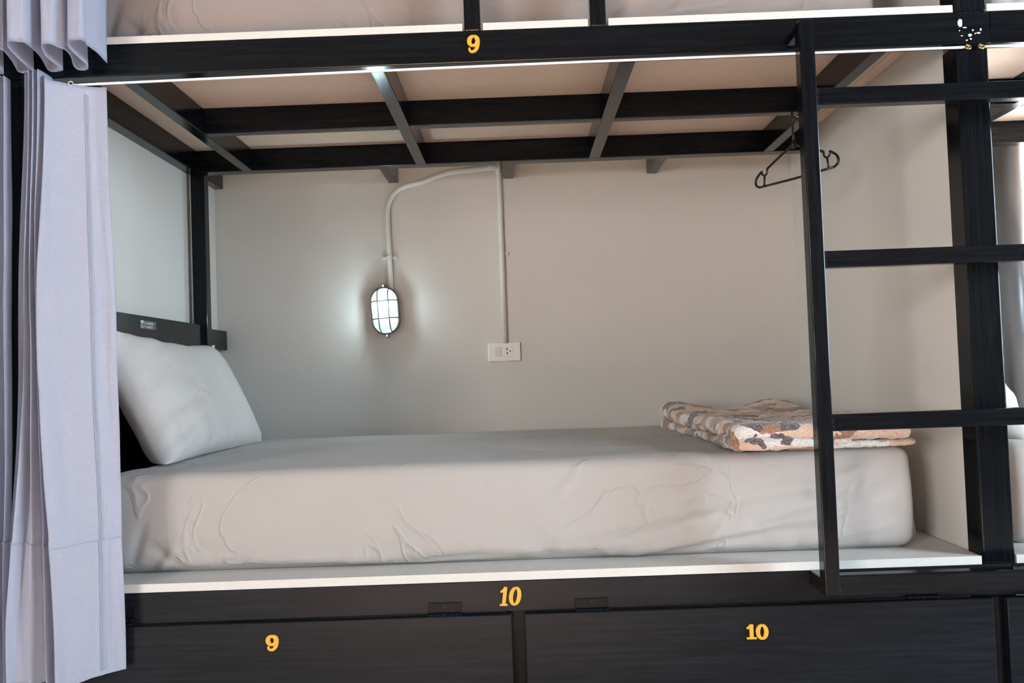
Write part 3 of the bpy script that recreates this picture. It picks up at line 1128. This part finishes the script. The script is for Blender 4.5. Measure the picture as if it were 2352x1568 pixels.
# ------------------------------------------------------------------ switch and socket plate
out = empty('socket_plate', (-0.053, 1.30, 1.081))
tag(out, 'white wall plate with one switch and one socket', 'wall socket')
bm = bmesh.new()
add_box(bm, -0.113, 0.007, 1.2885, 1.300, 1.0465, 1.1165, 0.003, 3)
obj('cover_plate', bm, M_PLASTIC, out)
bm = bmesh.new()
vs_ = add_box(bm, -0.0875, -0.0655, 1.2868, 1.2885, 1.0665, 1.1000, 0.0006, 1)
for v in bm.verts:
    if v.co.z < 1.07 and v.co.y < 1.2877:
        v.co.y -= 0.0022
sw = obj('switch_rocker', bm, M_KEY, out)
bm = bmesh.new()
add_box(bm, -0.0785, -0.0735, 1.2866, 1.2869, 1.0950, 1.0958)
obj('switch_mark', bm, M_DARK, sw)
bm = bmesh.new()
add_box(bm, -0.0645, -0.0200, 1.2872, 1.2885, 1.0665, 1.1000, 0.0006, 1)
so = obj('socket_face', bm, M_PLASTIC, out)
bm = bmesh.new()


def flat_poly(pts, y0=1.2868, y1=1.2880):
    f = [bm.verts.new((x, y0, z)) for x, z in pts]
    g = [bm.verts.new((x, y1, z)) for x, z in pts]
    bm.faces.new(f)
    for i in range(len(pts)):
        bm.faces.new((f[i], g[i], g[(i + 1) % len(pts)], f[(i + 1) % len(pts)]))


hx_ = -0.0425
flat_poly([(hx_ - .0032, 1.0890), (hx_ + .0032, 1.0890), (hx_ + .0022, 1.0935), (hx_ + .001, 1.0953), (hx_ - .001, 1.0953), (hx_ - .0022, 1.0935)])
flat_poly([(hx_ - .0036, 1.0785), (hx_ - .0018, 1.0735), (hx_ - .0008, 1.0720), (hx_ + .0008, 1.0720), (hx_ + .0018, 1.0735), (hx_ + .0036, 1.0785)])
flat_poly([(hx_ + .0118 + .0025 * math.cos(k * math.pi / 5), 1.0838 + .0025 * math.sin(k * math.pi / 5)) for k in range(10)])
bmesh.ops.recalc_face_normals(bm, faces=bm.faces[:])
obj('socket_holes', bm, M_DARK, so)

# ------------------------------------------------------------------ coat hanger on a nail
HC = Vector((0.838, 0.600, 1.645))
HD = Vector((0.472, -0.881, 0.0))


def hp(u, w, off=0.0):
    return HC + HD * u * 0.93 + Vector((0, 0, w)) + Vector((0.881, 0.472, 0)) * off


hang = empty('coat_hanger', hp(0, 0))
tag(hang, 'black plastic coat hanger hanging under the upper bunk behind the ladder', 'coat hanger')
bm = bmesh.new()
add_tube(bm, [hp(-.160, -.095), hp(-.08, -.096), hp(0, -.097), hp(.08, -.096), hp(.160, -.095)], 0.0037, 10)
for s in (-1, 1):
    add_tube(bm, catmull([hp(s * .004, .004), hp(s * .03, -.006), hp(s * .08, -.026), hp(s * .122, -.044)], 6), 0.0038, 10)
    add_tube(bm, [hp(s * (.1345 + .0125 * math.cos(a)), -.050 + .0125 * math.sin(a) - .0035 * (1 if False else 0)) for a in [math.radians(q) for q in range(155, 386, 15)]], 0.0032, 8)
    add_tube(bm, catmull([hp(s * .1475, -.048), hp(s * .160, -.055), hp(s * .172, -.064), hp(s * .178, -.076), hp(s * .174, -.088), hp(s * .160, -.095)], 6), 0.0038, 10)
    add_tube(bm, [hp(s * .1345, -.0625), hp(s * .139, -.095)], 0.0032, 8)
obj('hanger_body', bm, M_HANGER, hang)
bm = bmesh.new()
add_tube(bm, [hp(-.008, .0), hp(.008, .0)], 0.0067, 10)
add_tube(bm, [hp(0, -.002), hp(0, .012)], 0.0073, 12)
obj('hanger_neck', bm, M_HANGER, hang)
bm = bmesh.new()
pts = [hp(0, .008), hp(0, .035), hp(-.0008, .05)] + [hp(.0175 - .0180 * math.cos(a), .070 + .0180 * math.sin(a)) for a in [math.radians(q) for q in range(0, 200, 15)]]
add_tube(bm, pts, 0.0033, 10)
obj('hanger_hook', bm, M_HANGER, hang)
nail_p = hp(.0175, .0850)
bm = bmesh.new()
add_tube(bm, [(0.859, nail_p.y, nail_p.z - .002), (0.850, nail_p.y, nail_p.z - .001), (0.8415, nail_p.y, nail_p.z + .004)], 0.0022, 10)
obj('nail', bm, M_STEEL, bunk)['label'] = 'silver nail in the cross beam holding the hanger'


# ------------------------------------------------------------------ curtain wires
def screw_eye(c, parent):
    bm = bmesh.new()
    c = Vector(c)
    add_tube(bm, [c + Vector((0.0058 * math.cos(a), -0.004 + 0.003 * math.sin(a), 0.0058 * math.sin(a))) for a in [2 * math.pi * k / 18 for k in range(18)]], 0.0021, 8, closed=True)
    add_tube(bm, [c + Vector((0, -.004, 0)), c + Vector((0, .010, 0))], 0.0025, 8)
    add_tube(bm, [c + Vector((-.003, -.006, .001)), c + Vector((.003, -.006, .002))], 0.0022, 8)
    obj('screw_eye', bm, M_BRASS, parent)


def wire(label, pts, eyes):
    w = empty('curtain_wire', pts[0])
    tag(w, label, 'curtain wire')
    bm = bmesh.new()
    add_tube(bm, catmull(pts, 8), 0.0030, 10)
    obj('wire', bm, M_WIRE, w)
    for e in eyes:
        screw_eye(e, w)


wire('white curtain wire stretched below the upper beam from the curtain to the post',
     [(-1.078, -0.0320, 1.6945), (-1.0, -0.033, 1.696), (-0.07, -0.020, 1.7085), (0.6, -0.013, 1.7125), (1.054, -0.010, 1.7135)], [(1.059, -0.008, 1.7135)])
wire('short white curtain wire starting right of the post on the neighbouring bunk',
     [(1.094, -0.010, 1.7135), (1.5, -0.012, 1.712), (3.0, -0.012, 1.710)], [(1.089, -0.008, 1.7135)])


# ------------------------------------------------------------------ curtains
SEAMS = []
M_THREAD, _, _ = mat_base('darker_lavender_stitching', (0.33, 0.34, 0.43), 0.8)


def add_seams(parent):
    for pts in list(SEAMS):
        b = bmesh.new()
        add_tube(b, pts, 0.0010, 6)
        obj('stitched_seam', b, M_THREAD, parent)


def curtain_bm(top, bot, ztop, zbot, rows, sub=5, ease=0.75, hem=None, seam_i=None, wob=0.004, seed=0.0, mid=None, tilt=0.0):
    T = catmull([(p[0], p[1], 0) for p in top], sub)
    B = catmull([(p[0], p[1], 0) for p in bot], sub)
    Mi = catmull([(p[0], p[1], 0) for p in mid], sub) if mid else None
    n = len(T)

    def lerp_tab(tab, s):
        k = s * (len(tab) - 1)
        i = min(int(k), len(tab) - 2)
        f = k - i
        f = f * f * (3 - 2 * f)
        return tab[i] * (1 - f) + tab[i + 1] * f
    bm = bmesh.new()
    G = []
    for r_ in range(rows + 1):
        t = r_ / rows
        row = []
        for i in range(n):
            s = i / (n - 1)
            z0, z1 = lerp_tab(ztop, s), lerp_tab(zbot, s)
            z = z0 + (z1 - z0) * t
            if Mi:
                if t < .42:
                    q = t / .42
                    q = q * q * (3 - 2 * q)
                    p = T[i].lerp(Mi[i], q)
                else:
                    q = (t - .42) / .58
                    q = q * q * (3 - 2 * q)
                    p = Mi[i].lerp(B[i], q)
            else:
                p = T[i].lerp(B[i], t ** ease)
            w = wob * min(1, t * 4)
            x = p.x + w * noise.noise(Vector((i * .13 + seed, z * 3.1, 0)))
            y = p.y + w * noise.noise(Vector((i * .17 + 9 + seed, z * 2.6, 4))) + w * .4 * noise.noise(Vector((i * .3, z * 9, 7 + seed)))
            z -= tilt * (y + .08) * t
            if hem and z < hem:
                y -= 0.0022
            if seam_i is not None and i >= seam_i:
                y -= 0.0060
                if hem and z < hem:
                    y -= .001
            y = min(y, -0.006)
            row.append(bm.verts.new((x, y, z)))
        G.append(row)
    for a, c in zip(G, G[1:]):
        for i in range(n - 1):
            bm.faces.new((a[i], c[i], c[i + 1], a[i + 1])).smooth = True
    # where the stitching runs: one seam down the free edge, one round the hem
    SEAMS.clear()
    front_ = Vector((0, -0.0010, 0))
    if seam_i is not None:
        SEAMS.append([row[seam_i].co + front_ for row in G[2:-1]])
    if hem:
        k_ = min(range(len(G)), key=lambda q: abs(G[q][0].co.z - hem))
        SEAMS.append([v.co + front_ for v in G[k_]])
    bmesh.ops.solidify(bm, geom=bm.faces[:], thickness=0.0012)
    for f in bm.faces:
        f.smooth = True
    return bm


def grommet(c, nrm, parent):
    bm = bmesh.new()
    n_ = Vector(nrm).normalized()
    u = n_.orthogonal().normalized()
    w_ = n_.cross(u)
    c = Vector(c)
    add_tube(bm, [c + (u * math.cos(a) + w_ * math.sin(a)) * 0.0052 for a in [2 * math.pi * k / 20 for k in range(20)]], 0.0018, 8, closed=True)
    obj('grommet', bm, M_STEEL, parent)


# control points run from the free right edge to the left
topA = [(-0.9220, -0.034), (-0.9450, -0.034), (-0.9620, -0.036), (-0.9980, -0.042), (-1.0300, -0.054), (-1.0460, -0.064), (-1.0500, -0.045), (-1.0520, -0.016), (-1.0570, -0.045), (-1.0610, -0.066), (-1.0640, -0.045), (-1.0660, -0.016), (-1.0700, -0.045), (-1.0727, -0.066), (-1.0748, -0.040), (-1.0768, -0.016), (-1.0802, -0.045), (-1.0829, -0.064), (-1.0850, -0.040), (-1.0870, -0.016), (-1.0904, -0.040), (-1.0938, -0.060)]
midA = [(-0.9100, -0.034), (-0.9300, -0.036), (-0.9520, -0.040), (-0.9950, -0.052), (-1.0350, -0.068), (-1.0640, -0.080), (-1.0660, -0.055), (-1.0680, -0.026), (-1.0725, -0.045), (-1.0757, -0.066), (-1.0782, -0.045), (-1.0807, -0.022), (-1.0848, -0.045), (-1.0889, -0.066), (-1.0913, -0.040), (-1.0938, -0.020), (-1.0987, -0.045), (-1.1036, -0.064), (-1.1061, -0.040), (-1.1085, -0.020), (-1.1143, -0.040), (-1.1184, -0.056)]
botA = [(-.902, -.040), (-.922, -.044), (-.940, -.050), (-.975, -.062), (-1.010, -.076), (-1.032, -.090), (-1.036, -.060), (-1.044, -.034), (-1.052, -.044), (-1.062, -.066), (-1.066, -.050), (-1.070, -.034),
        (-1.084, -.046), (-1.100, -.058), (-1.114, -.056), (-1.126, -.052), (-1.138, -.056), (-1.150, -.066), (-1.152, -.044), (-1.150, -.026), (-1.158, -.030), (-1.164, -.040)]
cA = empty('curtain', (-1.01, -0.04, 0.36))
tag(cA, 'tall lavender grey curtain gathered at the head of the lower bunk', 'curtain')
bm = curtain_bm(topA, botA, [1.688, 1.690, 1.699, 1.716, 1.723, 1.725, 1.725, 1.725, 1.725, 1.724, 1.720], [.372, .366, .352, .346, .350, .352, .352, .356, .356, .36, .36], 130, 6, hem=.668, seam_i=13, mid=midA)
obj('curtain_cloth', bm, M_CURT, cA)
add_seams(cA)
grommet((-0.997, -0.0485, 1.695), (0.25, -1, 0.1), cA)

topB = [(-1.1450, -0.060), (-1.1490, -0.030), (-1.1540, -0.016), (-1.1610, -0.045), (-1.1670, -0.066), (-1.1730, -0.040), (-1.1830, -0.020), (-1.1970, -0.045), (-1.2120, -0.062), (-1.2270, -0.035), (-1.2470, -0.020), (-1.2670, -0.050), (-1.2970, -0.060), (-1.3370, -0.020), (-1.3770, -0.060), (-1.4170, -0.030)]
midB = [(-1.1490, -0.066), (-1.1530, -0.035), (-1.1560, -0.020), (-1.1630, -0.045), (-1.1690, -0.066), (-1.1740, -0.040), (-1.1830, -0.020), (-1.1930, -0.045), (-1.2060, -0.062), (-1.2190, -0.035), (-1.2380, -0.020), (-1.2580, -0.050), (-1.2880, -0.060), (-1.3280, -0.020), (-1.3680, -0.060), (-1.4080, -0.030)]
botB = [(-1.1630, -0.066), (-1.1670, -0.040), (-1.1690, -0.022), (-1.1770, -0.045), (-1.1850, -0.066), (-1.1890, -0.040), (-1.1970, -0.020), (-1.2050, -0.045), (-1.2170, -0.062), (-1.2280, -0.035), (-1.2450, -0.020), (-1.2650, -0.050), (-1.2950, -0.060), (-1.3350, -0.020), (-1.3750, -0.060), (-1.4150, -0.030)]
cB = empty('curtain', (-1.25, -0.04, 0.35))
tag(cB, 'narrow curtain folds left of the dark gap, beyond the post', 'curtain')
bm = curtain_bm(topB, botB, [1.716, 1.721, 1.723, 1.722, 1.720, 1.718], [.35, .35, .352, .35, .35], 100, 5, hem=.668, mid=midB, seed=31)
obj('curtain_cloth', bm, M_CURT, cB)
add_seams(cB)

# upper bunk curtain: deep folds, its hem seen from below
topC = [(-.910, -.060), (-.916, -.085), (-.930, -.105)]
botC = [(-.909, -.050), (-.914, -.085), (-.928, -.120)]
x = -.918
for k, w_ in enumerate((.062, .066, .070, .062, .066, .06, .07, .064)):
    f_ = (-.135, -.128, -.140, -.125, -.138, -.13, -.14, -.13)[k]
    r_ = (-.034, -.030, -.026, -.036, -.028, -.03, -.03, -.03)[k]
    for u, yy in ((.08, f_ * .93), (.22, f_), (.50, f_ * 1.02), (.73, f_ * .95), (.82, f_ * .78), (.80, -.080), (.66, r_ * 1.4), (.72, r_), (1.04, r_), (1.12, r_ * 1.4), (.99, -.080), (.97, f_ * .78)):
        topC.append((x - w_ * u, -.08 + (yy + .08) * .75))
        botC.append((x - w_ * u, yy))
    x -= w_
cC = empty('curtain', (-1.1, -0.08, 1.73))
tag(cC, 'lavender grey curtain of the upper bunk with its wavy hem above the lower curtain', 'curtain')
bm = curtain_bm(topC, botC, [2.9] * 4, [1.745, 1.742, 1.745, 1.740, 1.743, 1.740, 1.745], 90, 4, ease=1.0, wob=.006, seed=77, tilt=.28)
obj('curtain_cloth', bm, M_CURT, cC)
